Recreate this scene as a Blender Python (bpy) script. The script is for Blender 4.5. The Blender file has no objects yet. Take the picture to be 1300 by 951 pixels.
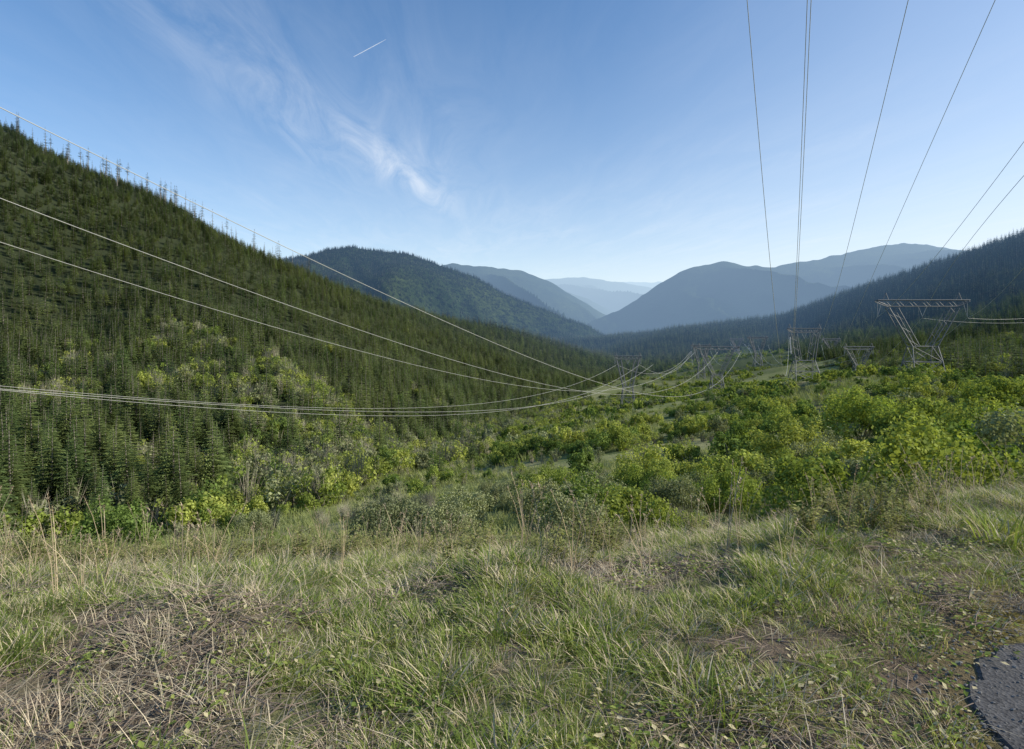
import bpy, math, random
import numpy as np
from mathutils import Vector
random.seed(7); rng=np.random.default_rng(7)
F=780.0; CX=650.0; HY=425.0; EYE=1.6
scene=bpy.context.scene
COL=scene.collection
SUN_AZ=math.radians(94); SUN_EL=math.radians(30)

def zof(py,y): return EYE-(py-HY)/F*y

# ---------------------------------------------------------------- noise
def _h(ix,iy,seed):
    n=(ix.astype(np.int64)*374761393+iy.astype(np.int64)*668265263+seed*974634777)&0x7fffffff
    n=((n^(n>>13))*1274126177)&0x7fffffff
    n=(n^(n>>16))&0xffff
    return n/65535.0
def vn(x,y,seed=0):
    x=np.asarray(x,float);y=np.asarray(y,float)
    ix=np.floor(x);iy=np.floor(y);fx=x-ix;fy=y-iy
    fx=fx*fx*(3-2*fx);fy=fy*fy*(3-2*fy)
    a=_h(ix,iy,seed);b=_h(ix+1,iy,seed);c=_h(ix,iy+1,seed);d=_h(ix+1,iy+1,seed)
    return (a*(1-fx)+b*fx)*(1-fy)+(c*(1-fx)+d*fx)*fy
def fbm(x,y,seed=0,o=4):
    s=0;a=.5;t=0
    for i in range(o):
        s=s+a*vn(x*2**i+17.3*i,y*2**i-9.1*i,seed+i);t+=a;a*=.5
    return s/t*2-1
def sst(x,a,b):
    t=np.clip((x-a)/(b-a),0,1);return t*t*(3-2*t)

# ---------------------------------------------------------------- terrain control
C=[]
def cz(px,y,z): C.append(((px-CX)/F*y,y,z))
def cp(px,y,py): cz(px,y,zof(py,y))
def cr(deg,r,z): t=math.radians(deg);C.append((math.sin(t)*r,math.cos(t)*r,z))
for d in(-70,-50,-35,-20,0,20,35,50,70):
    for r in(.5,1.5,3): cr(d,r,0)
for (y,z) in((4,-.1),(8,-1.6),(15,-4.2),(50,-16),(95,-30)): cz(-350,y,z)
for (y,z) in((4,-.15),(8,-1.5),(15,-4.3),(50,-17),(95,-32)): cz(0,y,z)
for (y,z) in((4,-.08),(6,-.7),(9,-1.8),(20,-5.8),(60,-18),(110,-32)): cz(300,y,z)
for (y,z) in((4.5,-.1),(6,-.6),(9,-1.75),(20,-5.6),(40,-10.6),(75,-17.5)): cz(650,y,z)
for (y,z) in((5,-.06),(7,-.6),(10,-1.75),(20,-5.2),(32,-8.8)): cz(1000,y,z)
for (y,z) in((6,-.02),(8,-.45),(12,-1.7),(20,-3.9),(30,-6.2)): cz(1300,y,z)
for r in(10,20,40,80): cr(58.5,r,0)
for (r,z) in((10,.3),(40,2),(200,12),(700,60),(2000,250),(6000,300)): cr(72,r,z)
for t in((560,270,585),(700,140,572),(700,300,540),(650,450,545),(750,800,492),(850,1100,470),
         (1100,70,565),(1100,120,527),(1200,200,490),(1171,220,480),(1300,100,525),(1300,200,497),(1000,150,530),
         (900,350,503),(1020,350,484),(795,450,517),(908,450,500),(1090,450,478),(1000,900,455),(960,1500,440),(850,80,592),(850,180,540)): cp(*t)
for t in((200,105,680),(350,140,635),(100,243,510),(100,437,410),(100,620,300),(100,760,225),(-350,243,500),(-350,437,340),(-350,650,170),(-350,850,20),(-350,1150,60),
         (0,850,158),(80,860,203),(200,900,256),(300,960,313),(370,1020,347),(430,1080,372),(520,1200,399),(600,1350,415),(650,1450,425),(720,1550,443),(770,1650,458),
         (350,220,555),(350,300,490),(350,480,418),(230,480,385),(230,700,305),(550,450,505),(550,750,445),(700,600,512),(700,900,478)): cp(*t)
for (px,y,py) in ((0,1100,230),(100,1120,270),(200,1200,320),(300,1280,370),(400,1400,410),(520,1600,430),(650,1900,450),(770,2000,450)): cp(px,y,py)
for t in((1300,250,480),(1300,500,445),(1300,850,390),(1300,1500,300),(1240,1600,318),(1180,1700,338),(1120,1800,358),(1060,1950,374),(1200,600,445),(1200,1000,405),
         (1100,700,447),(1100,1200,412),(1000,1700,422),(1000,2100,398),(1000,1100,442),(950,1500,440),(940,2250,408),(870,1800,432),(870,2350,416),(780,1900,444),(780,2400,428),(700,2400,434),
         (1500,1400,250),(1500,800,360),(1500,400,450),(1300,2100,360),(1150,2400,400),(1000,2800,430),(850,3000,440),(700,3000,440),(500,2600,430),(300,2200,400),(100,2000,330)): cp(*t)
for d in(-70,-45,-20,0,20,45):
    cr(d,5500,-100);cr(d,15000,-130);cr(d,40000,-200)
C=np.array(C)
def uv(x,y):
    r=np.hypot(x,y);th=np.arctan2(x,y);th=np.clip(th,math.radians(-72),math.radians(76))
    return th*2.2,np.log(r+3),r
cu,cv,crr=uv(C[:,0],C[:,1])
cw=C[:,2]/(crr+3)
def kern(d2): return 0.5*d2*np.log(d2+1e-12)
n=len(C)
K=kern((cu[:,None]-cu)**2+(cv[:,None]-cv)**2)+np.eye(n)*2e-4
Pm=np.stack([np.ones(n),cu,cv],1)
A=np.block([[K,Pm],[Pm.T,np.zeros((3,3))]])
W=np.linalg.solve(A,np.concatenate([cw,np.zeros(3)]))
RD=np.array([.853,.522]); RN=np.array([.522,-.853]); RE=-1.36
def redge(l): return RE+np.clip((3.25-l)*.75,0,1.25)
def hgt(x,y):
    x=np.asarray(x,float).ravel();y=np.asarray(y,float).ravel()
    out=np.empty_like(x)
    for i in range(0,len(x),20000):
        X=x[i:i+20000];Y=y[i:i+20000]
        u,v,r=uv(X,Y)
        w=kern((u[:,None]-cu)**2+(v[:,None]-cv)**2)@W[:n]+W[n]+W[n+1]*u+W[n+2]*v
        z=w*(r+3)
        z=z+.09*sst(r,2.3,4)*fbm(X/.9,Y/.9,3,4)+.35*sst(r,8,30)*fbm(X/7,Y/7,5,3)
        z=z+1.6*sst(r,70,220)*fbm(X/45,Y/45,9,3)+12*sst(r,450,800)*fbm(X/170,Y/170,11,4)
        th=np.arctan2(X,Y)
        back=sst(np.abs(th),math.radians(78),math.radians(110))
        z=z*(1-back)+back*(np.clip(r-9,0,1e9)*.25*sst(r,6,40)*(r<300)+(r>=300)*72)
        rd=X*RN[0]+Y*RN[1]
        m=sst(rd,RE-.7,RE-.05)*(1-sst(rd,RE+7.3,RE+9))*(1-sst(r,70,110))
        z=z*(1-m)
        out[i:i+20000]=z
    return out

# ---------------------------------------------------------------- material helpers
def newmat(name):
    m=bpy.data.materials.new(name);m.use_nodes=True
    try: m.cycles.emission_sampling='NONE'
    except Exception as e: print(e)
    nt=m.node_tree;nt.nodes.clear();return m,nt
def N(nt,t,**k):
    nd=nt.nodes.new(t)
    for a,b in k.items(): setattr(nd,a,b)
    return nd
def M(nt,op,a,b=None,c=None,clamp=False):
    nd=nt.nodes.new('ShaderNodeMath');nd.operation=op;nd.use_clamp=clamp
    for i,v in enumerate((a,b,c)):
        if v is None: continue
        if isinstance(v,(int,float)): nd.inputs[i].default_value=v
        else: nt.links.new(v,nd.inputs[i])
    return nd.outputs[0]
def mixc(nt,f,a,b,mode='MIX'):
    nd=nt.nodes.new('ShaderNodeMix');nd.data_type='RGBA';nd.blend_type=mode
    for i,v in ((0,f),(6,a),(7,b)):
        if isinstance(v,(int,float)): nd.inputs[i].default_value=v
        elif isinstance(v,tuple): nd.inputs[i].default_value=(v[0],v[1],v[2],1)
        else: nt.links.new(v,nd.inputs[i])
    return nd.outputs[2]
def noise(nt,vec,scale,detail=4,rough=.55):
    nd=N(nt,'ShaderNodeTexNoise');nd.inputs['Scale'].default_value=scale
    nd.inputs['Detail'].default_value=detail;nd.inputs['Roughness'].default_value=rough
    nt.links.new(vec,nd.inputs['Vector']);return nd.outputs['Fac']
PAINTED_HAZE_L=8800.0
def finish(nt,shader,painted_haze=True):  # aerial perspective painted into the material as emission growing with distance
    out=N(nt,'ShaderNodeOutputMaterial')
    if not painted_haze:
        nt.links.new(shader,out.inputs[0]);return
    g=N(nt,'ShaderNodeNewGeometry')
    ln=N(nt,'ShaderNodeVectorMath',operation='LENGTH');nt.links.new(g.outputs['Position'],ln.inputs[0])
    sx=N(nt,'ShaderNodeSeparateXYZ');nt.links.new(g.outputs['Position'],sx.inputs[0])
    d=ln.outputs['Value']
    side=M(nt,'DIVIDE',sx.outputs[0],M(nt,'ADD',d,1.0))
    k=M(nt,'MULTIPLY_ADD',side,.9,1.0)  # painted hazy glow strengthened toward the sunward right
    f=M(nt,'SUBTRACT',1.0,M(nt,'EXPONENT',M(nt,'MULTIPLY',M(nt,'DIVIDE',M(nt,'MAXIMUM',M(nt,'SUBTRACT',d,900.0),0.0),-PAINTED_HAZE_L),k)))
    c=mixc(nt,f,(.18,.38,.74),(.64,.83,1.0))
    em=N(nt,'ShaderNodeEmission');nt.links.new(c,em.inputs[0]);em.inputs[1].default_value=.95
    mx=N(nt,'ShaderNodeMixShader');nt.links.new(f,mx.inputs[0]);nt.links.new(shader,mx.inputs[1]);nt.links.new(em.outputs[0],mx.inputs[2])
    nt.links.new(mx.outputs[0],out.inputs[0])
def foliage(name,c1,c2,trans=.35,isl=.5,painted_haze=True,patch=.02,c3=None,inst=.0):
    m,nt=newmat(name)
    g=N(nt,'ShaderNodeNewGeometry');oi=N(nt,'ShaderNodeObjectInfo')
    pn=noise(nt,g.outputs['Position'],patch,1)
    f=M(nt,'ADD',M(nt,'MULTIPLY',oi.outputs['Random'],.6),M(nt,'MULTIPLY_ADD',pn,1.6,-.6),clamp=True)
    c=mixc(nt,f,c1,c2)
    if c3: c=mixc(nt,M(nt,'GREATER_THAN',g.outputs['Random Per Island'],.85),c,c3)
    v=M(nt,'MULTIPLY_ADD',g.outputs['Random Per Island'],isl*1.2,1-isl*.6)
    if inst>0:
        r2=M(nt,'FRACT',M(nt,'MULTIPLY',oi.outputs['Random'],37.7))
        v=M(nt,'MULTIPLY',v,M(nt,'MULTIPLY_ADD',r2,inst*2,1-inst))
    cc=N(nt,'ShaderNodeVectorMath',operation='SCALE');nt.links.new(c,cc.inputs[0]);nt.links.new(v,cc.inputs['Scale'])
    d=N(nt,'ShaderNodeBsdfDiffuse');nt.links.new(cc.outputs[0],d.inputs[0])
    if trans>0:
        t=N(nt,'ShaderNodeBsdfTranslucent')
        tc=mixc(nt,1.0,cc.outputs[0],(1.15,1.15,.6),'MULTIPLY');nt.links.new(tc,t.inputs[0])
        mx=N(nt,'ShaderNodeMixShader');mx.inputs[0].default_value=trans
        nt.links.new(d.outputs[0],mx.inputs[1]);nt.links.new(t.outputs[0],mx.inputs[2]);sh=mx.outputs[0]
    else: sh=d.outputs[0]
    finish(nt,sh,painted_haze);return m
def plain(name,c,rough=.8,metal=0,painted_haze=True,var=.3,ns=3):
    m,nt=newmat(name);g=N(nt,'ShaderNodeNewGeometry')
    nn=noise(nt,g.outputs['Position'],ns,5)
    col=mixc(nt,nn,tuple(v*(1-var) for v in c),tuple(min(1,v*(1+var)) for v in c))
    b=N(nt,'ShaderNodeBsdfPrincipled');nt.links.new(col,b.inputs['Base Color'])
    b.inputs['Roughness'].default_value=rough;b.inputs['Metallic'].default_value=metal
    finish(nt,b.outputs[0],painted_haze);return m

MAT={}
MAT['fir']=foliage('fir_needles',(.085,.13,.046),(.175,.21,.070),.2,.8,inst=.38)
MAT['firdark']=foliage('old_fir_needles',(.035,.05,.025),(.06,.08,.035),.1,.6)
MAT['firfar']=foliage('distant_fir_needles',(.048,.078,.034),(.125,.150,.058),0,.8,patch=.006,inst=.45)
MAT['bark']=plain('conifer_bark',(.27,.24,.20),.9)
MAT['shrub']=foliage('shrub_leaves',(.21,.285,.060),(.41,.44,.115),.36,.6,patch=.05,inst=.15)
MAT['shrubd']=foliage('shrub_leaves_dark',(.13,.20,.052),(.22,.29,.08),.32,.6,patch=.05,inst=.15)
MAT['shrubg']=foliage('shrub_leaves_grey',(.22,.25,.13),(.33,.35,.18),.25,.6,patch=.05,inst=.15)
MAT['twig']=foliage('bare_twigs',(.26,.24,.18),(.37,.35,.26),0,.6,patch=.1)
MAT['meadow']=foliage('meadow_grass',(.23,.275,.10),(.38,.40,.16),.3,.6,patch=.08)
MAT['grass']=foliage('grass_blades',(.19,.28,.065),(.37,.42,.125),.38,.6,painted_haze=False,patch=1.2,c3=(.54,.48,.30))
MAT['straw']=foliage('dry_grass',(.42,.35,.23),(.62,.54,.38),0,.6,painted_haze=False,patch=1.2)
MAT['weed']=foliage('weed_leaves',(.23,.26,.09),(.38,.38,.16),.35,.6,painted_haze=False,patch=.6)
MAT['stalk']=foliage('dry_stalks',(.36,.28,.18),(.52,.43,.30),0,.5,painted_haze=False,patch=1)
MAT['debris']=plain('dead_wood',(.22,.17,.13),.9,painted_haze=False,ns=9,var=.5)
MAT['steel']=plain('galvanised_steel',(.15,.16,.17),.6,.15,var=.15)
MAT['insul']=plain('insulator_porcelain',(.30,.31,.32),.3,var=.1)
MAT['wire']=plain('aluminium_conductor',(.50,.50,.46),.5,.1,var=.08)
MAT['stone']=plain('gravel_stone',(.18,.175,.165),.9,painted_haze=False,ns=20,var=.5)

# ---------------------------------------------------------------- mesh helpers
def mkobj(name,V,Fc,mats=(),mi=None,smooth=False,link=True):
    me=bpy.data.meshes.new(name);me.from_pydata([tuple(v) for v in V],[],[tuple(int(i) for i in f) for f in Fc])
    for m in mats: me.materials.append(m)
    if mi is not None: me.polygons.foreach_set('material_index',np.array(mi,dtype=np.int32))
    me.update();o=bpy.data.objects.new(name,me)
    if link: COL.objects.link(o)
    return o
def grid_faces(r,c,wrap=False):
    cc=c if wrap else c-1
    i=np.arange(r-1)[:,None]*c;j=np.arange(cc)[None,:];j2=(j+1)%c
    return np.stack([(i+j).ravel(),(i+j2).ravel(),(i+c+j2).ravel(),(i+c+j).ravel()],1)
def fastmesh(name,V,Fq,mat,colors=None,smooth=True):
    me=bpy.data.meshes.new(name);me.vertices.add(len(V));me.vertices.foreach_set('co',V.astype(np.float32).ravel())
    nq=len(Fq);me.loops.add(nq*4);me.loops.foreach_set('vertex_index',Fq.astype(np.int32).ravel())
    me.polygons.add(nq);me.polygons.foreach_set('loop_start',np.arange(0,nq*4,4,dtype=np.int32))
    me.polygons.foreach_set('use_smooth',np.full(nq,smooth));me.materials.append(mat)
    me.update(calc_edges=True);me.validate()
    if colors is not None:
        a=me.color_attributes.new('Col','FLOAT_COLOR','POINT')
        a.data.foreach_set('color',np.concatenate([colors,np.ones((len(V),1))],1).astype(np.float32).ravel())
    o=bpy.data.objects.new(name,me);COL.objects.link(o);return o

# ---------------------------------------------------------------- zones
yL=np.array([0,30,60,80,95,105,140,190,270,450,800,1150,1500,2200]);xL=np.array([-140,-115,-95,-78,-64,-56,-56,-50,-26,8,105,310,560,790.])
yR=np.array([0,150,200,300,450,700,1100,1500,2200]);xR=np.array([230,180,165,205,270,365,485,575,790.])
def forest_mask(x,y):
    w=8*fbm(x/30,y/30,21,3)*np.clip(y/100,.5,4)
    L=(x<np.interp(y,yL,xL)+w)&(y>55);R=(x>np.interp(y,yR,xR)+w)&(y>60)
    return L|R|(y>1520)
def decid(x,y):
    px=CX+F*x/y;r=np.hypot(x,y)
    g=np.exp(-((px-410)/210)**2-((r-230)/120)**2)
    return fbm(x/22,y/22,77,3)>.17-.42*g+.0007*np.clip(r-220,0,400)
def track_d(x,y):
    ty=np.array([20,40,80,140,220,350,600,900]);px=np.array([1100,1085,1075,1030,1020,1003,1000,985.])
    return np.abs(x-np.interp(y,ty,(px-CX)/F*ty)+3*fbm(x/25,y/25,99,2))

# ---------------------------------------------------------------- terrain mesh
th_in=np.radians(np.arange(-60,60.01,.2));th_out=np.radians(np.arange(63,297.1,3))
TH=np.concatenate([th_in,th_out]);R=np.exp(np.linspace(math.log(.4),math.log(42000),460))
NR=len(R)
RR,TT=np.meshgrid(R,TH,indexing='ij')
X=(RR*np.sin(TT)).ravel();Y=(RR*np.cos(TT)).ravel();Z=hgt(X,Y)
tanE=((Z-EYE)/RR.ravel()).reshape(RR.shape);runmax=np.maximum.accumulate(tanE,axis=0)
fm=forest_mask(X,Y)
r=np.hypot(X,Y)
col=np.empty((len(X),3))
n1=fbm(X/14,Y/14,31,4)[:,None];n2=fbm(X/.8,Y/.8,41,4)[:,None]
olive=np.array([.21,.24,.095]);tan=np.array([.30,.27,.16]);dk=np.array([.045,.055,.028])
col[:]=olive*(1+.3*n1)
col+= (tan-olive)*np.clip(.2+n1*1.2,0,.8)
farw=sst(r,500,1100)[:,None];col=col*(1-farw)+np.array([.10,.12,.055])*farw
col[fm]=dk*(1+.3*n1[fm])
soil=np.array([.21,.165,.12]);gg=np.array([.18,.19,.085])
near=(1-sst(r,9,22))[:,None]
nc=soil+(gg-soil)*np.clip(.3+n2*1.5,0,1)
col=col*(1-near)+nc*near
rdv=X*RN[0]+Y*RN[1];ml=(np.exp(-((rdv-redge(X*RD[0]+Y*RD[1])+.14)/.18)**2))[:,None]*np.clip(.6+n2*1.6,0,1)*(r<12)[:,None]
col=col*(1-ml)+np.array([.19,.16,.04])*ml
tk=(np.exp(-(track_d(X,Y)/np.clip(Y*.012+1.0,1.2,5))**2)*(Y>35)*(Y<450))[:,None]
col=col*(1-tk*.6)+np.array([.13,.105,.07])*tk*.6
V=np.stack([X,Y,Z],1);Fq=grid_faces(len(R),len(TH),True)[:,::-1]
m,nt=newmat('ground_soil_and_turf');g=N(nt,'ShaderNodeNewGeometry')
at=N(nt,'ShaderNodeVertexColor',layer_name='Col')
nA=noise(nt,g.outputs['Position'],.6,6,.65);nB=noise(nt,g.outputs['Position'],22,5,.7)
s=M(nt,'ADD',M(nt,'MULTIPLY_ADD',nA,1.0,-.05),M(nt,'MULTIPLY',nB,1.1))
sc=N(nt,'ShaderNodeVectorMath',operation='SCALE');nt.links.new(at.outputs[0],sc.inputs[0]);nt.links.new(s,sc.inputs['Scale'])
b=N(nt,'ShaderNodeBsdfDiffuse');nt.links.new(sc.outputs[0],b.inputs[0])
bp=N(nt,'ShaderNodeBump');bp.inputs['Strength'].default_value=.9;bp.inputs['Distance'].default_value=.05;nt.links.new(nB,bp.inputs['Height']);nt.links.new(bp.outputs[0],b.inputs['Normal'])
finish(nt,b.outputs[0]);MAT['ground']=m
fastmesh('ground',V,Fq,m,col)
k=len(TH);cap=[(0,0,float(hgt([0],[0])[0]))]+[tuple(V[i]) for i in range(k)]
co=mkobj('ground_cap',cap,[(0,1+(i+1)%k,1+i) for i in range(k)],[MAT['bark']]);co.parent=bpy.data.objects['ground']

def visible(x,y,top,margin=.012):
    r=np.hypot(x,y);t=np.arctan2(x,y)
    ir=np.clip(((np.log(r)-math.log(.4))/(math.log(42000)-math.log(.4))*(NR-1)).astype(int)-1,0,NR-1)
    it=np.clip(((np.degrees(t)+60)/.2).round().astype(int),0,len(th_in)-1)
    return ((hgt(x,y)+top-EYE)/r>runmax[ir,it]-margin)&(np.abs(np.degrees(t))<46)

# ---------------------------------------------------------------- distant mountains
m,nt=newmat('forested_mountain');g=N(nt,'ShaderNodeNewGeometry')
a=noise(nt,g.outputs['Position'],.0035,5,.6);bb=noise(nt,g.outputs['Position'],.03,5,.7)
f=M(nt,'MULTIPLY_ADD',a,2.6,-.85,clamp=True)
c=mixc(nt,f,(.022,.042,.016),(.085,.110,.035))
c=mixc(nt,M(nt,'MULTIPLY_ADD',bb,1.8,-.3,clamp=True),(.010,.020,.009),c)
d=N(nt,'ShaderNodeBsdfDiffuse');nt.links.new(c,d.inputs[0])
bp=N(nt,'ShaderNodeBump');bp.inputs['Strength'].default_value=1;bp.inputs['Distance'].default_value=20;nt.links.new(bb,bp.inputs['Height']);nt.links.new(bp.outputs[0],d.inputs['Normal'])
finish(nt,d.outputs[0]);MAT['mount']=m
RID=[]
def ridge(pts,y0,D,slope,seed,spur=.85):
    px=np.array([p[0] for p in pts],float);py=np.array([p[1] for p in pts],float)
    cols=320;rows=120
    cxs=np.linspace(px[0],px[-1],cols);cyp=np.interp(cxs,px,py)
    ker=np.ones(7)/7;cyp=np.convolve(np.pad(cyp,3,'edge'),ker,'valid')
    xc=(cxs-CX)/F*y0;zc=EYE-(cyp-HY)/F*y0
    off=np.linspace(-1,1,rows);off=np.sign(off)*np.abs(off)**1.3*D
    XX,OO=np.meshgrid(xc,off);ZC=np.broadcast_to(zc,XX.shape)
    ao=np.abs(OO);sc=y0/3000.
    xw=XX+OO*.35
    sp=1-np.abs(fbm(xw/(380*sc),OO/(1700*sc),seed,4))*2
    ZZ=ZC-slope*ao*(1-spur*(sp-.4)*sst(ao,0,300*sc))
    ZZ=ZZ+8*sc*fbm(XX/(60*sc),OO/(60*sc),seed+3,3)+16*sc*fbm(XX/(220*sc),OO/(220*sc),seed+7,3)*(.3+.7*sst(ao,0,200*sc))
    YY=y0+OO+90*sc*fbm(XX/(700*sc),XX*0,seed+5,2)
    V=np.stack([XX.ravel(),YY.ravel(),ZZ.ravel()],1)
    fastmesh('mountain_ridge',V,grid_faces(rows,cols),MAT['mount'])
    RID.append((XX,YY,ZZ,D))
ridge([(200,345),(300,335),(385,325),(420,317),(450,315),(480,320),(520,324),(545,331),(570,341),(600,352),(640,373),(680,389),(715,402),(750,415),(775,430),(800,450)],3000,1500,.42,51)
ridge([(480,350),(575,333),(620,338),(660,343),(700,360),(740,383),(765,398),(800,420),(840,440)],6500,3000,.4,61)
ridge([(580,360),(640,350),(680,352),(710,366),(745,378),(775,392),(800,402),(850,425)],10000,4000,.35,65)
ridge([(640,365),(690,355),(740,352),(765,356),(790,359),(830,366),(880,380),(930,400)],15000,5000,.3,71)
ridge([(740,372),(770,360),(800,357),(850,357),(900,352),(1000,345)],24000,6000,.25,75)
ridge([(700,428),(740,412),(760,403),(790,391),(820,374),(860,346),(890,336),(920,331),(945,336),(975,339),(1010,334),(1060,325),(1100,316),(1130,311),(1160,306),(1195,309),(1240,318),(1300,330),(1400,330)],5200,2600,.42,81)

# ---------------------------------------------------------------- plant prototypes
class MB:
    def __init__(s): s.V=[];s.F=[];s.M=[]
    def tri(s,a,b,c,m): i=len(s.V);s.V+=[a,b,c];s.F.append((i,i+1,i+2));s.M.append(m)
    def quad(s,a,b,c,d,m): i=len(s.V);s.V+=[a,b,c,d];s.F.append((i,i+1,i+2,i+3));s.M.append(m)
    def tube(s,P,Rr,k,m):
        base=len(s.V)
        for i,(p,rr) in enumerate(zip(P,Rr)):
            d=(Vector(P[min(i+1,len(P)-1)])-Vector(P[max(i-1,0)])).normalized()
            u=d.cross(Vector((.3,.9,.1))).normalized();w=d.cross(u)
            for j in range(k):
                a=2*math.pi*j/k;q=Vector(p)+u*math.cos(a)*rr+w*math.sin(a)*rr;s.V.append(tuple(q))
        for i in range(len(P)-1):
            for j in range(k):
                s.F.append((base+i*k+j,base+i*k+(j+1)%k,base+(i+1)*k+(j+1)%k,base+(i+1)*k+j));s.M.append(m)
    def obj(s,name,mats,link=False): return mkobj(name,s.V,s.F,mats,s.M,link=link)
def conifer(name,H,levels,nb,seg,wid,mats,seed,z0=.06,sparse=0,pw=.85):
    R_=random.Random(seed);b=MB()
    b.tube([(0,0,-1),(0.05,0,H*.3),(0,.06,H*.7),(0,0,H*.99)],[H*.013,H*.011,H*.006,H*.001],5,0)
    for l in range(levels):
        t=z0+(1-z0)*(l+R_.random()*.7)/levels
        z=H*t
        L0=wid*(1-t)**pw*min(1,(t-z0)*5+.55)+.14
        a0=R_.random()*6.28
        for k in range(nb):
            if R_.random()<sparse: continue
            a=a0+6.283*k/nb+R_.uniform(-.3,.3);L=L0*R_.uniform(.62,1.2)
            dx,dy=math.cos(a),math.sin(a);droop=R_.uniform(.05,.35)*(1-t*.7);w=L*(.34 if seg>1 else .42)
            def pt(s_,side=0,dz=0):
                return (dx*L*s_-dy*side,dy*L*s_+dx*side,z+L*(.12*s_-droop*s_*s_)+dz)
            if seg==1:
                b.quad(pt(0),pt(.55,w,-.1*L),pt(1),pt(.5,-w,-.1*L),1)
            else:
                for i in range(seg):
                    s0=i/seg;s1=min(1,s0+1.5/seg);ww=w*(1.1-s0*.75)*R_.uniform(.7,1.25)
                    b.tri(pt(s0),pt(s0+.06+.5/seg,0,.03*L),pt(s1,ww,-.05*L),1)
                    b.tri(pt(s0),pt(s1,-ww,-.05*L),pt(s0+.06+.5/seg,0,.03*L),1)
                b.tri(pt(.6,.06*L),pt(1.08),pt(.6,-.06*L),1)
    b.tri((.12,0,H*.96),(0,0,H*1.03),(-.12,0,H*.96),1)
    return b.obj(name,mats)
fir0=[conifer('fir_a%d'%i,13,32,9,4,2.5+.45*i,[MAT['bark'],MAT['fir']],i,z0=.06+.05*(i==1)) for i in range(4)]
fir1=[conifer('fir_b%d'%i,11.5,17,8,2,2.4+.4*i,[MAT['bark'],MAT['fir']],10+i,pw=.75) for i in range(4)]
fir2=[conifer('fir_c%d'%i,14,12,6,1,2.8+.4*i,[MAT['bark'],MAT['firfar']],20+i,pw=.75) for i in range(4)]
fir3=[conifer('fir_d%d'%i,14,15,5,2,1.4+.35*(i%3),[MAT['bark'],MAT['firdark']],30+i,z0=(.15,.35,.55,.25)[i],sparse=.3,pw=.6) for i in range(4)]

def shrub(name,nl,ls,mats,seed,H=3.2,Wd=2.2,lobes=14,stems=9,twigs=0,k=3,asp=.33):
    R_=np.random.default_rng(seed);b=MB()
    cen=[]
    for i in range(lobes):
        a=R_.uniform(0,6.28);rr=Wd*math.sqrt(R_.uniform(0,1))*.78;h=H*(.2+.7*R_.uniform(0,1)*(1-.55*(rr/Wd)**2))
        cen.append((math.cos(a)*rr,math.sin(a)*rr,h,R_.uniform(.2,.48)*Wd*.62))
    for i in range(stems):
        c_=cen[i%len(cen)]
        b.tube([(c_[0]*.08,c_[1]*.08,-.3),(c_[0]*.45,c_[1]*.45,c_[2]*.55),(c_[0],c_[1],c_[2]+c_[3]*.5)],[.05,.035,.012],k,0)
    for i in range(twigs):
        a=R_.uniform(0,6.28);l=R_.uniform(.5,1.1);t=R_.uniform(.05,.75)
        p0=(math.cos(a)*.3,math.sin(a)*.3,0);p1=(math.cos(a)*Wd*t*.6,math.sin(a)*Wd*t*.6,H*l*.6)
        p2=(math.cos(a)*Wd*t+R_.normal()*.15,math.sin(a)*Wd*t+R_.normal()*.15,H*l)
        w=.008+ls*.025
        b.quad((p0[0]-w,p0[1],p0[2]),(p0[0]+w,p0[1]+w,p0[2]),(p1[0]+w,p1[1]+w,p1[2]),(p1[0]-w,p1[1],p1[2]),0)
        b.tri((p1[0]-w,p1[1],p1[2]),(p1[0]+w,p1[1]+w,p1[2]),p2,0)
    sel=R_.integers(0,len(cen),nl)
    for i in range(nl):
        c_=cen[sel[i]];d=R_.normal(size=3);d/=np.linalg.norm(d)+1e-9
        rr=c_[3]*(R_.uniform(.5,1.0)+abs(R_.normal())*.24)
        p=np.array(c_[:3])+d*rr*np.array([1,1,1.1])
        if p[2]<.05: p[2]=abs(p[2])*.5
        u=R_.normal(size=3);u-=d*np.dot(u,d)*.5;u/=np.linalg.norm(u);v=np.cross(u,d+R_.normal(size=3)*.45);v/=np.linalg.norm(v)+1e-9
        s_=ls*R_.uniform(.6,1.3)
        b.quad(tuple(p-u*s_*.5),tuple(p+v*s_*asp),tuple(p+u*s_*.55),tuple(p-v*s_*asp),1)
    return b.obj(name,mats)
ms=[MAT['twig'],MAT['shrub']];md=[MAT['twig'],MAT['shrubd']];mg=[MAT['twig'],MAT['shrubg']]
mm=[md,ms,ms,mg,ms,md]
shr0=[shrub('shrub_a%d'%i,6600,.14,mm[i],i,H=3.0+.3*i,Wd=2.2+.2*i,lobes=22+i,asp=.42) for i in range(4)]
shr1=[shrub('shrub_b%d'%i,2000,.23,mm[i],40+i,H=2.6+.2*i,Wd=2.3,lobes=17,asp=.42) for i in range(6)]
shr2=[shrub('shrub_c%d'%i,420,.52,mm[i],50+i,H=2.6+.2*i,Wd=2.5,lobes=11,stems=3,asp=.42) for i in range(6)]
br0=[shrub('brush_a%d'%i,420,.09,mg,60+i,H=2.4,Wd=1.5,lobes=12,stems=12,twigs=130) for i in range(3)]
br1=[shrub('brush_b%d'%i,340,.30,mg if i==1 else ms,70+i,H=3.6,Wd=1.9,lobes=13,stems=5,twigs=60) for i in range(3)]

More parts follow.
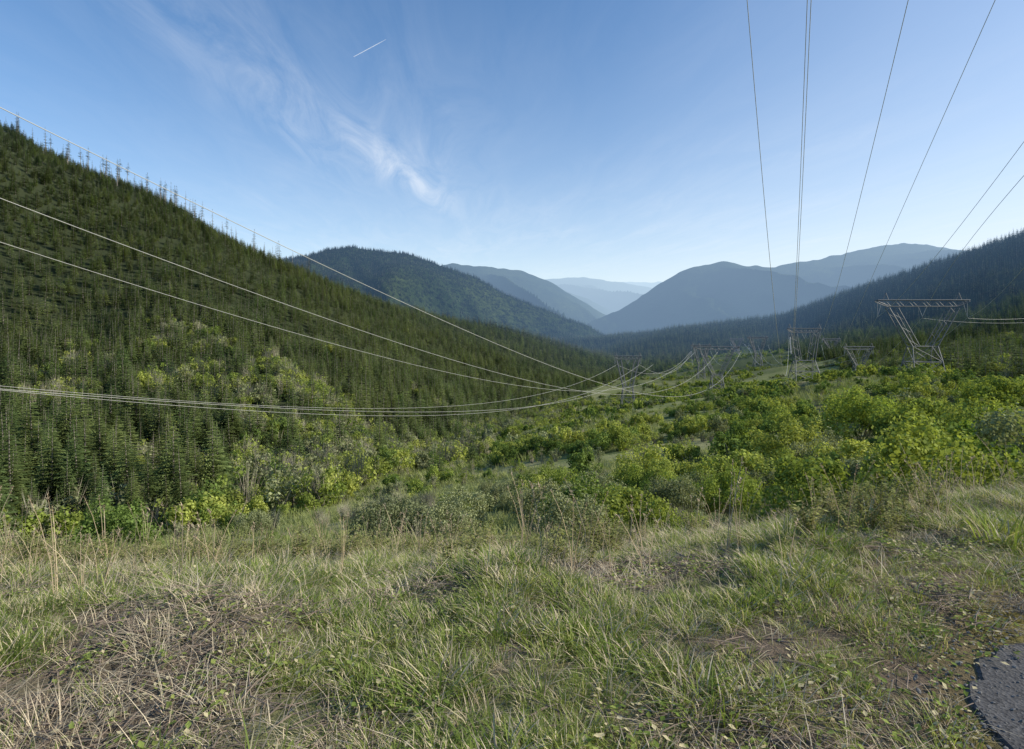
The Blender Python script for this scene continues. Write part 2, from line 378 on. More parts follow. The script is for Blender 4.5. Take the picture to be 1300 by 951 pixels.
def tuft(name,nb,h,spr,w,mats,seed,lean=.5,bend=.6):
    R_=random.Random(seed);b=MB()
    for i in range(nb):
        a=R_.random()*6.28;rr=spr*math.sqrt(R_.random());bx,by=math.cos(a)*rr,math.sin(a)*rr
        a2=a+R_.uniform(-1,1);L=h*R_.uniform(.35,1.15);le=lean*R_.uniform(.1,1.1);bd=bend*R_.random()
        fx,fy=math.cos(a2),math.sin(a2);sx,sy=-fy*w*.5,fx*w*.5
        P=[]
        for s_ in(0,.35,.7,1):
            hor=L*(le*s_+bd*s_*s_);ver=L*(s_-.35*bd*s_*s_-.2*le*s_)
            P.append((bx+fx*hor,by+fy*hor,ver-.02*(s_==0)))
        ws=(1,.9,.6)
        mi=0 if R_.random()<.80 else min(1,len(mats)-1)
        ids=len(b.V)
        for p,q in zip(P[:3],ws): b.V+=[(p[0]-sx*q,p[1]-sy*q,p[2]),(p[0]+sx*q,p[1]+sy*q,p[2])]
        b.V.append(P[3])
        b.F+=[(ids,ids+1,ids+3,ids+2),(ids+2,ids+3,ids+5,ids+4),(ids+4,ids+5,ids+6)];b.M+=[mi]*3
    return b.obj(name,mats)
gs=[MAT['grass'],MAT['straw']]
tf0=[tuft('tuft_a%d'%i,46,.055+.018*i,.10,.0045,gs,i,lean=.9,bend=.9) for i in range(4)]
tf1=[tuft('tuft_b%d'%i,46,.20+.05*i,.10,.008,gs,10+i,lean=.5,bend=.8) for i in range(3)]
mdw=[tuft('meadow_%d'%i,40,.55+.15*i,.7,.035,[MAT['meadow'],MAT['shrubg']],40+i,lean=.5,bend=.6) for i in range(3)]
stw=[tuft('straw_%d'%i,26,.15,.14,.004,[MAT['straw'],MAT['stalk']],20+i,lean=3.0,bend=.4) for i in range(3)]
def weed(name,seed,h,mats,nst=6,leaf=.035,nl=14,rr=.003):
    R_=random.Random(seed);b=MB()
    for i in range(nst):
        a=R_.random()*6.28;le=R_.uniform(.05,.4);L=h*R_.uniform(.6,1.1);fx,fy=math.cos(a),math.sin(a)
        P=[(fx*L*le*s_*s_+fx*.03,fy*L*le*s_*s_+fy*.03,L*s_-.03) for s_ in(0,.4,.75,1)]
        b.tube(P,[rr*1.3,rr,rr*.8,rr*.5],3,0)
        for k in range(nl):
            s_=R_.uniform(.15,1);p=Vector((fx*L*le*s_*s_+fx*.03,fy*L*le*s_*s_+fy*.03,L*s_))
            q=R_.random()*6.28;d=Vector((math.cos(q),math.sin(q),R_.uniform(-.2,.8))).normalized()
            sd=d.cross(Vector((0,0,1))).normalized()*leaf*.4;ll=leaf*R_.uniform(.8,1.8)
            b.quad(tuple(p),tuple(p+d*ll*.5+sd),tuple(p+d*ll),tuple(p+d*ll*.5-sd),1)
    return b.obj(name,mats)
wd=[weed('weed_%d'%i,i,.30+.08*i,[MAT['stalk'],MAT['weed']],nst=8,nl=20) for i in range(4)]
def rosette(name,seed):
    R_=random.Random(seed);b=MB()
    for i in range(16):
        a=R_.random()*6.28;L=R_.uniform(.012,.032);x,y=R_.gauss(0,.05),R_.gauss(0,.05);z=R_.uniform(.005,.04)
        d=Vector((math.cos(a),math.sin(a),R_.uniform(-.1,.8))).normalized();sd=d.cross(Vector((0,0,1))).normalized()*L*.33;p=Vector((x,y,z))
        b.quad(tuple(p),tuple(p+d*L*.5+sd),tuple(p+d*L+Vector((0,0,-.003))),tuple(p+d*L*.5-sd),0)
    return b.obj(name,[MAT['grass']])
ros=[rosette('rosette_%d'%i,i) for i in range(3)]
def stalk(name,seed,h):
    R_=random.Random(seed);b=MB()
    for i in range(3):
        a=R_.random()*6.28;le=R_.uniform(.05,.35);L=h*R_.uniform(.6,1.05);fx,fy=math.cos(a),math.sin(a)
        f=lambda s_:(fx*L*le*s_*s_+fx*.03,fy*L*le*s_*s_,L*s_-.03)
        b.tube([f(0),f(.4),f(.75),f(1)],[.0032,.0028,.002,.0012],3,0)
        for k in range(16):
            s_=1-abs(R_.gauss(0,.06));p=Vector(f(s_));q=R_.random()*6.28
            d=Vector((math.cos(q),math.sin(q),R_.uniform(0,1.2))).normalized()*R_.uniform(.01,.035)
            sd=d.cross(Vector((0,0,1)))*.2;b.tri(tuple(p+sd),tuple(p-sd),tuple(p+d),0)
    return b.obj(name,[MAT['stalk']])
stk=[stalk('stalk_%d'%i,i,.65+.12*i) for i in range(3)]
def sticks(name,seed):
    R_=random.Random(seed);b=MB()
    for i in range(8):
        a=R_.random()*6.28;L=R_.uniform(.06,.28);x,y=R_.uniform(-.15,.15),R_.uniform(-.15,.15)
        z0=R_.uniform(0,.02);z1=R_.uniform(0,.04)
        dx,dy=math.cos(a)*L,math.sin(a)*L
        b.tube([(x,y,z0),(x+dx*.5+R_.uniform(-.03,.03),y+dy*.5,(z0+z1)/2+.01),(x+dx,y+dy,z1)],[.004,.003,.0015],4,0)
    return b.obj(name,[MAT['debris']])
stc=[sticks('sticks_%d'%i,i) for i in range(3)]
def pebble(name,seed):
    R_=random.Random(seed);V=[];k=6
    for j,(zz,rr) in enumerate(((-.5,.5),(0,1),(.45,.75))):
        for i in range(k):
            a=6.283*i/k+j*.3;q=R_.uniform(.75,1.2)*rr;V.append((math.cos(a)*q,math.sin(a)*q*.8,zz*.7))
    V.append((0,0,.55));Fc=[]
    for j in range(2):
        for i in range(k): Fc.append((j*k+i,j*k+(i+1)%k,(j+1)*k+(i+1)%k,(j+1)*k+i))
    for i in range(k): Fc.append((2*k+i,2*k+(i+1)%k,3*k))
    return mkobj(name,V,Fc,[MAT['stone']],link=False)
peb=[pebble('pebble_%d'%i,i) for i in range(3)]

# ---------------------------------------------------------------- instancer
def scatter(name,P,S,protos,rot=None,tilt=.06):
    n=len(P);print(name,n)
    if n==0: return
    pc=bpy.data.collections.new(name+'_kinds')
    for o in protos: pc.objects.link(o)
    me=bpy.data.meshes.new(name);me.vertices.add(n);me.vertices.foreach_set('co',np.asarray(P,dtype=np.float32).ravel())
    Rt=np.stack([rng.normal(0,tilt,n),rng.normal(0,tilt,n),rng.uniform(0,6.283,n)],1) if rot is None else rot
    S=np.asarray(S,float)
    if S.ndim==1: S=np.stack([S*rng.uniform(.85,1.15,n),S*rng.uniform(.85,1.15,n),S],1)
    for nm,arr in(('rot',Rt),('scl',S)):
        a=me.attributes.new(nm,'FLOAT_VECTOR','POINT');a.data.foreach_set('vector',arr.astype(np.float32).ravel())
    a=me.attributes.new('kind','INT','POINT');a.data.foreach_set('value',rng.integers(0,len(protos),n).astype(np.int32))
    o=bpy.data.objects.new(name,me);COL.objects.link(o)
    ng=bpy.data.node_groups.new(name+'_scatter','GeometryNodeTree')
    ng.interface.new_socket('Geometry',in_out='INPUT',socket_type='NodeSocketGeometry')
    ng.interface.new_socket('Geometry',in_out='OUTPUT',socket_type='NodeSocketGeometry')
    gi=ng.nodes.new('NodeGroupInput');go=ng.nodes.new('NodeGroupOutput')
    ci=ng.nodes.new('GeometryNodeCollectionInfo');ci.inputs['Collection'].default_value=pc
    ci.inputs['Separate Children'].default_value=True;ci.inputs['Reset Children'].default_value=True
    ip=ng.nodes.new('GeometryNodeInstanceOnPoints');ip.inputs['Pick Instance'].default_value=True
    mp=ng.nodes.new('GeometryNodeMeshToPoints')
    ng.links.new(gi.outputs[0],mp.inputs[0]);ng.links.new(mp.outputs[0],ip.inputs['Points']);ng.links.new(ci.outputs[0],ip.inputs['Instance'])
    for nm,tp,sk in(('rot','FLOAT_VECTOR','Rotation'),('scl','FLOAT_VECTOR','Scale'),('kind','INT','Instance Index')):
        na=ng.nodes.new('GeometryNodeInputNamedAttribute');na.data_type=tp;na.inputs[0].default_value=nm
        out=[s_ for s_ in na.outputs if s_.enabled and s_.name=='Attribute'][0]
        ng.links.new(out,ip.inputs[sk])
    ng.links.new(ip.outputs[0],go.inputs[0])
    md_=o.modifiers.new('scatter','NODES');md_.node_group=ng
    return o
def jgrid(x0,x1,y0,y1,s_):
    gx,gy=np.meshgrid(np.arange(x0,x1,s_),np.arange(y0,y1,s_));gx=gx.ravel();gy=gy.ravel()
    return gx+rng.uniform(-.5,.5,len(gx))*s_,gy+rng.uniform(-.5,.5,len(gy))*s_
def P3(x,y,dz=0): return np.stack([x,y,hgt(x,y)+dz],1)

# forest
for (r0,r1,sp,protos,sc0) in((55,230,4.9,fir0,1.15),(230,520,5.6,fir1,1.05),(520,1250,7.6,fir1,1.1),(1250,2700,10.5,fir2,1.2)):
    x,y=jgrid(-r1*.78,r1*.78,50,r1,sp);r=np.hypot(x,y)
    k=(r>=r0)&(r<r1)&(np.abs(x)<y*1.0);x,y=x[k],y[k];r=r[k]
    k=forest_mask(x,y)
    px=CX+F*x/y
    k&=~(decid(x,y)&(px<700)&(r<480)&(rng.random(len(x))<.8))
    k&=(rng.random(len(x))<.93)&(fbm(x/13,y/13,83,2)<.55)
    x,y=x[k],y[k];k=visible(x,y,12);x,y=x[k],y[k]
    s_=sc0*(.5+.85*rng.random(len(x))**1.2)*(1+.25*fbm(x/40,y/40,5,2))
    scatter('conifer_forest',P3(x,y),s_,protos,tilt=.03)
# deciduous brush inside left forest & along its foot
x,y=jgrid(-420,520,70,620,4.6);px=CX+F*x/y;r=np.hypot(x,y)
k=forest_mask(x,y)&((decid(x,y)&(px<700)&(r<480))|((px>1000)&(px<1400)&(fbm(x/22,y/22,77,3)>.15)))
edge=np.abs(x-np.interp(y,yL,xL))<20+12*fbm(x/15,y/15,66,2)
k|=edge&(y>90)&(rng.random(len(x))<.75)
x,y=x[k],y[k];k=visible(x,y,4);x,y=x[k],y[k]
h=rng.random(len(x))<.6
scatter('broadleaf_brush',P3(x[h],y[h]),rng.uniform(1.3,3.0,h.sum()),br1)
scatter('broadleaf_brush',P3(x[~h],y[~h]),rng.uniform(.9,2.5,(~h).sum()),shr1)
xs=[];ys=[]
for it in range(len(th_in)):
    d=math.degrees(th_in[it])
    if d<-46 or d>-18: continue
    ok=(R<1600);ir=int(np.argmax(np.where(ok,tanE[:,it],-9)))
    rc=R[ir]
    dens=2.8 if d<-24 else 1.6
    for q in range(rng.poisson(dens)):
        rr=rc+rng.uniform(-25,35);tt=th_in[it]+math.radians(rng.uniform(-.1,.1));xs.append(rr*math.sin(tt));ys.append(rr*math.cos(tt))
xs=np.array(xs);ys=np.array(ys);kk=fbm(xs/18,ys/18,91,3)>-.05;xs,ys=xs[kk],ys[kk]
scatter('ridgetop_trees',P3(xs,ys,-1),.65+2.2*rng.random(len(xs))**1.3,fir3,tilt=.03)
XX,YY,ZZ,D=RID[0]
nT=22000;ri=rng.uniform(10,70,nT);ci_=rng.uniform(20,XX.shape[1]-2,nT)
def bil(A_):
    i=ri.astype(int);j=ci_.astype(int);a=ri-i;b_=ci_-j
    return A_[i,j]*(1-a)*(1-b_)+A_[i+1,j]*a*(1-b_)+A_[i,j+1]*(1-a)*b_+A_[i+1,j+1]*a*b_
scatter('conifer_forest',np.stack([bil(XX),bil(YY),bil(ZZ)-1],1),rng.uniform(.8,1.5,nT),fir2)

def corridor(r0,r1,sp,protos,thr,smin,smax,name='shrub_thicket',seed=101,sx_=16,tilt=.06,inv=False):
    x,y=jgrid(-r1,r1,10,r1,sp);r=np.hypot(x,y)
    k=(r>=r0)&(r<r1)&(y>8)&(np.abs(x)<y*1.0)&~forest_mask(x,y);x,y=x[k],y[k]
    px=CX+F*x/y
    nz=fbm(x/(sx_*1.5),y/sx_,seed,3)+.35*fbm(x/5,y/5,seed+1,2)+.14*sst(px,950,1200)*(y>35)
    if inv: k=nz<thr
    else: k=(nz>thr)&(track_d(x,y)>np.clip(y*.008+1.5,1.5,4))
    k&=~((px<430)&(y<80)&(rng.random(len(x))<.85)&(not inv))
    x,y=x[k],y[k];nz=nz[k];k=visible(x,y,3);x,y,nz=x[k],y[k],nz[k]
    s_=rng.uniform(smin,smax,len(x))*(.75+.9*np.clip(np.abs(nz-thr),0,.6))
    scatter(name,P3(x,y,-.15 if not inv else 0),s_,protos,tilt=tilt)
corridor(24,75,3.2,shr0,.12,.5,1.15,sx_=9)
corridor(75,230,4.2,shr1,.11,.45,1.6,sx_=13)
corridor(230,700,6.0,shr2,.05,.6,1.5,sx_=20)
corridor(700,1600,12,shr2,.05,1.0,2.0,sx_=40)
corridor(75,500,9,shr2,-.25,.2,.5,'low_shrubs',171)
corridor(14,75,2.9,br0,.06,.4,.9,'bare_brush',131)
corridor(75,260,5.5,br1,.08,.4,.9,'bare_brush',131)
corridor(11,50,1.6,shr0,.08,.10,.24,'low_shrubs',141)
corridor(12,45,1.05,mdw,.2,.5,1.0,'meadow_grass',101,9,.1,True)
corridor(45,120,1.9,mdw,.15,.9,1.6,'meadow_grass',101,11,.1,True)
corridor(120,300,4.2,mdw,.1,1.6,2.8,'meadow_grass',101,13,.1,True)
x=rng.uniform(-20,600,1400);y=rng.uniform(120,1600,1400)
k=(~forest_mask(x,y))&(fbm(x/60,y/60,151,2)>.05)&(np.abs(x)<y)&(rng.random(1400)<.35+.4*(y>600));x,y=x[k],y[k]
scatter('young_firs',P3(x,y),rng.uniform(.3,.8,len(x)),fir1)
for i,(px,y,s_,p) in enumerate(((1040,31,1.35,1),(1185,26,1.25,2),(1235,31,1.45,1),(745,31,1.05,0),(700,36,.8,3),(865,44,1.0,0),(935,52,1.4,1),(1262,42,1.5,2),(1000,60,1.5,2),(590,38,.7,3),(1130,34,1.0,3),(1165,62,1.7,1),(1090,75,1.8,2),(1280,75,2.0,1),(820,60,1.3,2),(1220,52,1.5,0),(1300,33,1.3,2),(1090,45,1.3,1))):
    x=(px-CX)/F*y;o=bpy.data.objects.new('willow_shrub',shr0[p].data);COL.objects.link(o)
    o.location=(x,y,float(hgt([x],[y])[0])-.15);o.scale=(s_*1.1,s_*1.1,s_);o.rotation_euler=(0,0,i*1.3)

# foreground turf
def onroad(x,y,m=0):
    d=x*RN[0]+y*RN[1];l=x*RD[0]+y*RD[1];return d>redge(l)-m+.10*fbm(x/.25,y/.25,201,3)
def inpatch(x,y):
    return np.clip(fbm(x/.9,y/.6,211,4)*1.9+.32+1.0*np.exp(-((x+1.3)/1.3)**2-((y-3.7)/.3)**2)+.5*np.exp(-((x-.6)/.9)**2-((y-3.4)/.35)**2)+.5*np.exp(-((x+1.5)/.8)**2-((y-2.7)/.35)**2),0,1)
def fg(r0,r1,num):
    r=np.sqrt(rng.uniform(r0*r0,r1*r1,num));t=np.radians(rng.uniform(-48,48,num));x=r*np.sin(t);y=r*np.cos(t)
    k=y>1.6;return x[k],y[k]
x,y=fg(1.7,8.5,12000);k=(~onroad(x,y,.14))&(rng.random(len(x))>inpatch(x,y)*.95);x,y=x[k],y[k]
hs=.75+.9*fbm(x/.45,y/.45,221,2)
scatter('grass',P3(x,y),np.clip(hs,.3,1.7)*rng.uniform(.65,1.25,len(x)),tf0,tilt=.15)
x,y=fg(2.2,7,3000);k=(~onroad(x,y,.0))&(fbm(x/.5,y/.5,261,2)>-.1);x,y=x[k],y[k]
scatter('ground_cover_leaves',P3(x,y),rng.uniform(.6,1.4,len(x)),ros,tilt=.1)
x,y=fg(3.6,13,2800);k=(~onroad(x,y,.5))&(fbm(x/.7,y/.7,231,3)+(np.hypot(x,y)-7)*.08>.24);x,y=x[k],y[k]
scatter('tall_grass',P3(x,y),rng.uniform(.4,.9,len(x)),tf1,tilt=.12)
x,y=fg(2.2,10,5600);k=(~onroad(x,y,.05))&(rng.random(len(x))<.18+inpatch(x,y)*.55);x,y=x[k],y[k]
scatter('dry_straw',P3(x,y,.008),rng.uniform(.35,.95,len(x)),stw,tilt=.1)
x,y=fg(2.2,6,1900);k=(~onroad(x,y,.1))&(rng.random(len(x))<inpatch(x,y)*.8);x,y=x[k],y[k]
scatter('dead_sticks',P3(x,y,.004),rng.uniform(.4,1.0,len(x)),stc)
x,y=fg(4.8,24,8500);k=(rng.random(len(x))<.75)&(~onroad(x,y,1.2))&(fbm(x/1.6,y/1.6,241,3)+(np.hypot(x,y)-6)*.06-(x>1.5)*.3>-.05);x,y=x[k],y[k]
scatter('weeds',P3(x,y),rng.uniform(.45,1.0,len(x)),wd)
x,y=fg(4.0,14,400);k=(~onroad(x,y,1.0));x,y=x[k],y[k]
scatter('dry_weed_stalks',P3(x,y),rng.uniform(.5,1.2,len(x)),stk,tilt=.12)
for i,(px,y,s_) in enumerate(((1045,4.7,1.1),(1270,4.6,1.3),(1100,5.6,.9),(560,3.6,.6))):
    x=(px-CX)/F*y;o=bpy.data.objects.new('grass_clump',tf1[i%3].data);COL.objects.link(o);o.location=(x,y,float(hgt([x],[y])[0]));o.scale=(s_*1.2,s_*1.2,s_)

# ---------------------------------------------------------------- road
m,nt=newmat('asphalt');g=N(nt,'ShaderNodeNewGeometry')
v=N(nt,'ShaderNodeTexVoronoi');v.inputs['Scale'].default_value=75;nt.links.new(g.outputs['Position'],v.inputs['Vector'])
nn=noise(nt,g.outputs['Position'],2.5,6,.6)
c=mixc(nt,v.outputs['Color'],(.03,.03,.032),(.16,.155,.15));c=mixc(nt,M(nt,'MULTIPLY_ADD',nn,1.2,-.4,clamp=True),c,(.08,.078,.075))
b=N(nt,'ShaderNodeBsdfPrincipled');nt.links.new(c,b.inputs['Base Color']);b.inputs['Roughness'].default_value=.9;b.inputs['Specular IOR Level'].default_value=.2
bp=N(nt,'ShaderNodeBump');bp.inputs['Strength'].default_value=.7;bp.inputs['Distance'].default_value=.005;nt.links.new(v.outputs['Distance'],bp.inputs['Height']);nt.links.new(bp.outputs[0],b.inputs['Normal'])
finish(nt,b.outputs[0],False)
L_=np.concatenate([np.arange(-60,-4,1.),np.arange(-4,10,.03),np.arange(10,60,1.)])
Vv=[]
for l in L_:
    e=float(redge(l))+.12*float(fbm(np.array([l/.22]),np.array([0.]),301,5)[0])
    for j,dd in enumerate((e,RE+1.6,RE+3.5,RE+7)):
        p=RD*l+RN*dd;Vv.append((p[0],p[1],-.01 if j==0 else .016+.02*(j==2)))
    p=RD*l+RN*(e+.03);Vv.append((p[0],p[1],.016))
Fr=[]
for i in range(len(L_)-1):
    for a_,b_ in((0,4),(4,1),(1,2),(2,3)): Fr.append((i*5+a_,i*5+b_,i*5+5+b_,i*5+5+a_))
mkobj('road',Vv,Fr,[m])
l=rng.uniform(-3,8,4200);dd=redge(l)+rng.normal(.0,.20,4200);x=RD[0]*l+RN[0]*dd;y=RD[1]*l+RN[1]*dd
scatter('gravel',np.stack([x,y,np.full(len(x),.016)],1),np.minimum(np.abs(rng.normal(.003,.004,len(x)))+.003,.013),peb,tilt=.5)

# ---------------------------------------------------------------- towers
def tower(px,y,H,Wc,bw,ww,yaw=0):
    b=MB()
    t_=.10+y*.00026
    def bm(p,q,w=1.0): b.tube([p,q],[t_*w,t_*w],4,0)
    zw=H*.40;zb=H-2.8;cw=Wc*.33
    lv=[0,zw*.5,zw];
    def cor(z):
        s_=bw/2+(ww/2-bw/2)*z/zw;d_=bw*.42+(1.6-bw*.42)*z/zw
        return [(-s_,-d_,z),(s_,-d_,z),(s_,d_,z),(-s_,d_,z)]
    for i in range(2):
        A_=cor(lv[i]);B_=cor(lv[i+1])
        for k in range(4):
            bm((A_[k][0],A_[k][1],A_[k][2]-(3 if i==0 else 0)),B_[k],1.1);bm(A_[k],B_[(k+1)%4],.6);bm(A_[(k+1)%4],B_[k],.6);bm(B_[k],B_[(k+1)%4],.7)
    T=cor(zw)
    for sg in(-1,1):
        i0=0 if sg<0 else 1;i1=3 if sg<0 else 2
        for ky,base in((-1.2,T[i0]),(1.2,T[i1])):
            o1=(sg*(cw+1.6),ky,zb);i_=(sg*(cw-1.6),ky,zb);inn=(sg*ww*.18,ky,zw)
            bm(base,o1,1.1);bm(inn,i_,.8);bm(base,inn,.7)
            nseg=6
            for s_ in range(nseg):
                f0=s_/nseg;f1=(s_+1)/nseg
                lo=Vector(base).lerp(Vector(o1),f0);lo1=Vector(base).lerp(Vector(o1),f1);hi=Vector(inn).lerp(Vector(i_),f0);hi1=Vector(inn).lerp(Vector(i_),f1)
                bm(tuple(lo),tuple(hi1),.5) if s_%2 else bm(tuple(hi),tuple(lo1),.5)
    bm((-ww*.18,0,zw),(ww*.18,0,zw),.7)
    n_=14;top=[];bot=[]
    for i in range(n_+1):
        x_=-Wc/2+Wc*i/n_;e=abs(x_)/(Wc/2);hh=2.3 if e<.75 else 2.3*(1-(e-.75)/.25*.8)
        top.append((x_,H));bot.append((x_,H-hh))
    for ky in(-1.0,1.0):
        for i in range(n_):
            bm((top[i][0],ky,top[i][1]),(top[i+1][0],ky,top[i+1][1]),.9);bm((bot[i][0],ky,bot[i][1]),(bot[i+1][0],ky,bot[i+1][1]),.9)
            if i%2: bm((top[i][0],ky,top[i][1]),(bot[i+1][0],ky,bot[i+1][1]),.55)
            else: bm((bot[i][0],ky,bot[i][1]),(top[i+1][0],ky,top[i+1][1]),.55)
    for i in range(0,n_+1,2): bm((top[i][0],-1,H),(top[i][0],1,H),.6)
    for sg in(-1,1):
        bm((sg*(cw+1.2),0,H),(sg*(cw+2.2),0,H+2.6),.7);bm((sg*(cw+3.2),0,H),(sg*(cw+2.2),0,H+2.6),.7)
    for x_ in(-Wc/2+.4,0,Wc/2-.4):
        for o_ in(-1.6,1.6):
            xx=x_+o_ if abs(x_)<1 else x_+(o_ if o_*x_<0 else 0)
            b.tube([(xx,0,H-2.0 if abs(x_)<1 else H-.6),(x_,0,H-6)],[t_*.55,t_*.55],5,1)
    o=b.obj('transmission_tower',[MAT['steel'],MAT['insul']],link=True)
    x=(px-CX)/F*y;o.location=(x,y,float(hgt([x],[y])[0]));o.rotation_euler=(0,0,yaw)
    return o
def tw(px,y,pt,W_,bw,ww,yaw=0):
    x=(px-CX)/F*y;g=float(hgt([x],[y])[0]);H=zof(pt,y)-g
    return tower(px,y,max(H,12),W_,bw,ww,yaw)
T4=tw(1171,220,381,33,11.6,9);T3=tw(1021,350,417,19,15,11)
T5=tw(1090,450,440,22,9,6);T2=tw(910,450,440,33,10,7);T1=tw(797,450,452,20,10,7)
tw(962,900,428,30,12,8);tw(890,800,438,26,10,7);tw(1055,850,430,26,10,7);tw(935,1300,430,30,12,8)

# ---------------------------------------------------------------- power lines
def line(pts):
    cu_=bpy.data.curves.new('power_line','CURVE');cu_.dimensions='3D';cu_.bevel_depth=1;cu_.bevel_resolution=1
    sp=cu_.splines.new('POLY');sp.points.add(len(pts)-1)
    for i,p in enumerate(pts):
        sp.points[i].co=(*p,1);d=math.hypot(p[0],p[1]);sp.points[i].radius=.022+.00010*max(0,d-20)
    cu_.materials.append(MAT['wire']);o=bpy.data.objects.new('power_line',cu_);COL.objects.link(o);return o
def wire(pix,y0,end,twin=0,yb=-60):
    (pe,pye,ye)=end;s0=(pix[0][0]-CX)/F;se=(pe-CX)/F
    a=(s0-se)/(1/y0-1/ye);b_=se-a/ye
    ys=[];zs=[]
    for (px,py) in pix:
        s_=(px-CX)/F;den=s_-b_
        yy=a/den
        if yy<=0 or yy>ye*.97: continue
        ys.append(yy);zs.append(zof(py,yy))
    ys.append(ye);zs.append(zof(pye,ye));ys=np.array(ys);zs=np.array(zs);ww=1/ys;ww[-1]*=3
    A_=np.stack([np.ones_like(ys),ys,ys**2],1)*ww[:,None]
    c_=np.linalg.lstsq(A_,zs*ww,rcond=None)[0]
    yy=np.linspace(yb,ye,140)
    P=[(a+b_*q,q,c_[0]+c_[1]*q+c_[2]*q*q) for q in yy];line(P)
    if twin: line([(p[0]+twin,p[1],p[2]+.05) for p in P])
wire([(0,135),(330,300),(500,380),(700,465),(790,492)],30,(940,447,450))
wire([(0,250),(250,345),(500,440),(700,488),(800,497)],45,(911,447,450))
wire([(0,308),(200,370),(400,430),(600,480),(720,493),(810,493)],60,(882,447,450))
wire([(0,492),(200,510),(400,522),(550,525),(700,508)],70,(829,463,450),yb=-20)
wire([(0,495),(400,526),(600,525),(740,500)],85,(812,463,450),yb=-20)
wire([(0,490),(300,513),(480,519),(620,511),(700,497)],100,(783,463,450),yb=-20)
wire([(948,0),(965,180),(978,345)],40,(1002,428,350))
wire([(1025,0),(1017,200),(1009,390)],40,(1003,428,350),twin=.25)
wire([(1155,0),(1122,120),(1090,250),(1062,380)],40,(1040,428,350))
wire([(1262,0),(1205,130),(1150,270),(1100,355)],45,(1065,450,450))
wire([(1300,180),(1200,310),(1150,370)],60,(1113,403,220),yb=-20)
wire([(1300,222),(1230,310),(1190,362)],60,(1171,403,220),yb=-20)
wire([(1300,340),(1262,380)],110,(1229,403,220),yb=0)
def span(p,q,sag,n_=30):
    P=[]
    for i in range(n_+1):
        t=i/n_;P.append((p[0]*(1-t)+q[0]*t,p[1]*(1-t)+q[1]*t,p[2]*(1-t)+q[2]*t-4*sag*t*(1-t)))
    line(P)
def at(px,py,y): return((px-CX)/F*y,y,zof(py,y))
span(at(1171,404,220),at(1420,395,230),3);span(at(1229,404,220),at(1420,380,240),3)
for a_,b_,s_ in((at(1002,428,350),at(950,438,900),22),(at(1040,428,350),at(975,438,900),22),(at(1021,428,350),at(962,438,900),22),
    (at(882,447,450),at(878,446,800),14),(at(911,447,450),at(890,446,800),14),(at(940,447,450),at(902,446,800),14),
    (at(812,463,450),at(878,446,800),16),(at(783,463,450),at(877,446,800),16),
    (at(1113,403,220),at(1043,438,850),28),(at(1171,403,220),at(1055,438,850),28),(at(1229,403,220),at(1067,438,850),28),
    (at(1075,450,450),at(945,436,1300),26),(at(1105,450,450),at(950,436,1300),26),(at(950,438,900),at(927,435,1300),12),(at(975,438,900),at(943,435,1300),12)):
    span(a_,b_,s_)

# contrail
def dirp(px,py,d): v=Vector(((px-CX)/F,1,(HY-py)/F));return v.normalized()*d
p=dirp(449,72,9000);q=dirp(490,50,9400)
bmsh=MB()
bmsh.tube([tuple(p.lerp(q,t)) for t in(0,.3,.7,1)],[4,5,5,2],6,0)
mc,nt=newmat('ice_cloud');d=N(nt,'ShaderNodeBsdfDiffuse');d.inputs[0].default_value=(.8,.8,.8,1);tr=N(nt,'ShaderNodeBsdfTransparent')
mx=N(nt,'ShaderNodeMixShader');mx.inputs[0].default_value=.3;nt.links.new(tr.outputs[0],mx.inputs[1]);nt.links.new(d.outputs[0],mx.inputs[2]);finish(nt,mx.outputs[0],False)
bmsh.obj('contrail',[mc],link=True)

# ---------------------------------------------------------------- world
w=bpy.data.worlds.new('World');scene.world=w;w.use_nodes=True;nt=w.node_tree;nt.nodes.clear()
sky=N(nt,'ShaderNodeTexSky',sky_type='NISHITA');sky.sun_disc=False;sky.sun_elevation=SUN_EL;sky.sun_rotation=SUN_AZ
sky.air_density=1.0;sky.dust_density=.5;sky.ozone_density=2.5;sky.altitude=600
tc=N(nt,'ShaderNodeTexCoord');sx=N(nt,'ShaderNodeSeparateXYZ');nt.links.new(tc.outputs['Generated'],sx.inputs[0])
zz=M(nt,'MAXIMUM',sx.outputs[2],.02);u=M(nt,'DIVIDE',sx.outputs[0],zz);v=M(nt,'DIVIDE',sx.outputs[1],zz)
def cnoise(su,sv,sh,scale,det,dist,rough=.6):
    cb=N(nt,'ShaderNodeCombineXYZ');nt.links.new(M(nt,'MULTIPLY',M(nt,'MULTIPLY_ADD',v,sh,u),su),cb.inputs[0]);nt.links.new(M(nt,'MULTIPLY',v,sv),cb.inputs[1])
    n1=N(nt,'ShaderNodeTexNoise');n1.inputs['Scale'].default_value=scale;n1.inputs['Detail'].default_value=det;n1.inputs['Roughness'].default_value=rough;n1.inputs['Distortion'].default_value=dist
    nt.links.new(cb.outputs[0],n1.inputs['Vector']);return n1.outputs['Fac']
nfine=cnoise(1.5,.34,.10,2.8,10,.9,.66)
nbig=cnoise(1,.5,.3,.9,4,.3)
def gauss(s_,c,wd): return M(nt,'EXPONENT',M(nt,'MULTIPLY',M(nt,'POWER',M(nt,'DIVIDE',M(nt,'ABSOLUTE',M(nt,'SUBTRACT',s_,c)),wd),2.0),-1.0))
def streak(uc,uw,vc,vw,sl=0):
    us=M(nt,'SUBTRACT',u,M(nt,'MULTIPLY',M(nt,'SUBTRACT',v,vc),sl)) if sl else u
    return M(nt,'MULTIPLY',gauss(us,uc,uw),gauss(v,vc,vw))
mask=M(nt,'ADD',M(nt,'MULTIPLY',streak(-1.0,.22,2.6,1.2),.5),M(nt,'MULTIPLY',streak(-.66,.14,3.9,.9,.12),1.1))
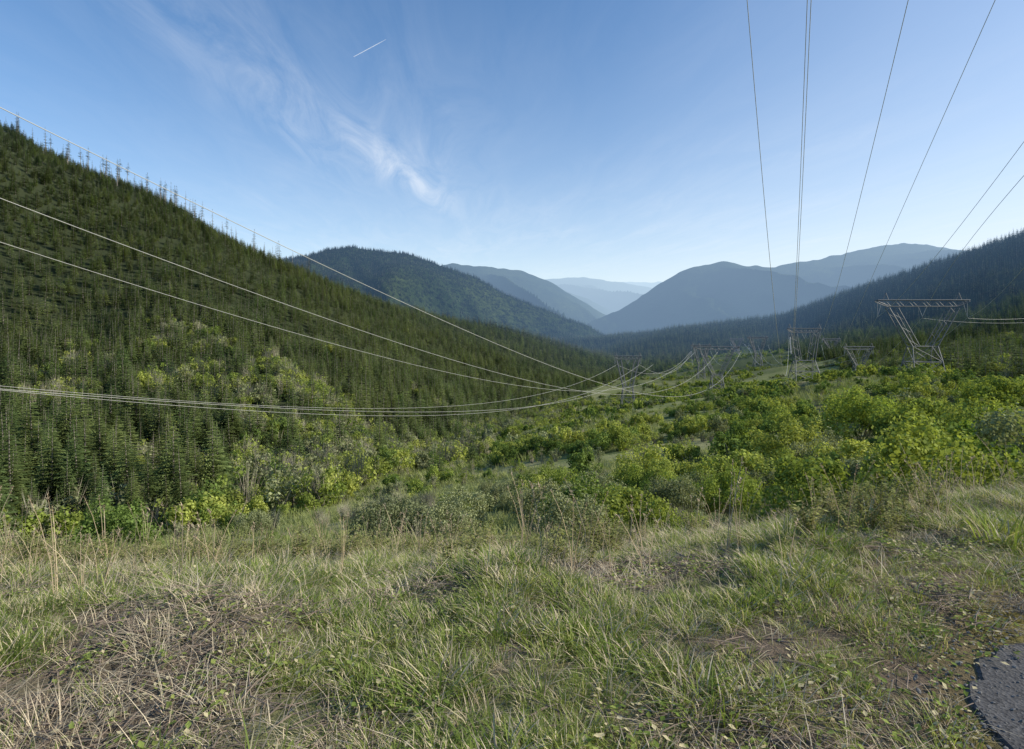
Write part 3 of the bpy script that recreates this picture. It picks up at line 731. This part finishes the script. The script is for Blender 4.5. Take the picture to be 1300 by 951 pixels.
mask=M(nt,'ADD',mask,M(nt,'MULTIPLY',streak(-.45,.30,3.6,1.4),.22))
mask=M(nt,'ADD',mask,M(nt,'MULTIPLY',M(nt,'MULTIPLY',gauss(v,7.0,4.2),.7),M(nt,'MULTIPLY_ADD',nbig,1.6,-.45,clamp=True)))
cl=M(nt,'MULTIPLY',M(nt,'MULTIPLY_ADD',nfine,3.0,-1.15,clamp=True),mask,clamp=True)
cl=M(nt,'MULTIPLY',cl,.5)
cl=M(nt,'MULTIPLY',cl,M(nt,'GREATER_THAN',sx.outputs[1],0.0))
hs=N(nt,'ShaderNodeHueSaturation');hs.inputs['Saturation'].default_value=1.24;hs.inputs['Value'].default_value=1.15;nt.links.new(sky.outputs[0],hs.inputs['Color'])
zc_=M(nt,'MAXIMUM',sx.outputs[2],0.0)
veil=M(nt,'MULTIPLY',M(nt,'EXPONENT',M(nt,'MULTIPLY',zc_,-5.6)),M(nt,'MULTIPLY_ADD',sx.outputs[0],.30,.88),clamp=True)
veil=M(nt,'ADD',veil,M(nt,'MULTIPLY',M(nt,'MAXIMUM',M(nt,'SUBTRACT',sx.outputs[0],.14),0.0),.40),clamp=True)
skv=mixc(nt,veil,hs.outputs[0],(6.0,6.4,6.8))
skc=mixc(nt,cl,skv,(6.5,6.8,7.2))
bg=N(nt,'ShaderNodeBackground');nt.links.new(skc,bg.inputs[0]);bg.inputs[1].default_value=.15
wo=N(nt,'ShaderNodeOutputWorld');nt.links.new(bg.outputs[0],wo.inputs[0])
sl=bpy.data.lights.new('sun','SUN');sl.energy=5.0;sl.angle=math.radians(.5);sl.color=(1,.92,.78)
so=bpy.data.objects.new('sun',sl);COL.objects.link(so)
dv=Vector((math.sin(SUN_AZ)*math.cos(SUN_EL),math.cos(SUN_AZ)*math.cos(SUN_EL),math.sin(SUN_EL)));so.rotation_euler=dv.to_track_quat('Z','Y').to_euler()
cam=bpy.data.cameras.new('camera');co=bpy.data.objects.new('camera',cam);COL.objects.link(co)
co.location=(0,0,EYE);co.rotation_euler=(math.radians(90),0,0);cam.sensor_width=36;cam.lens=36*F/1300;cam.shift_y=-(475.5-HY)/1300
cam.clip_start=.05;cam.clip_end=60000;scene.camera=co
scene.view_settings.view_transform='Standard';scene.view_settings.look='None';scene.view_settings.exposure=0
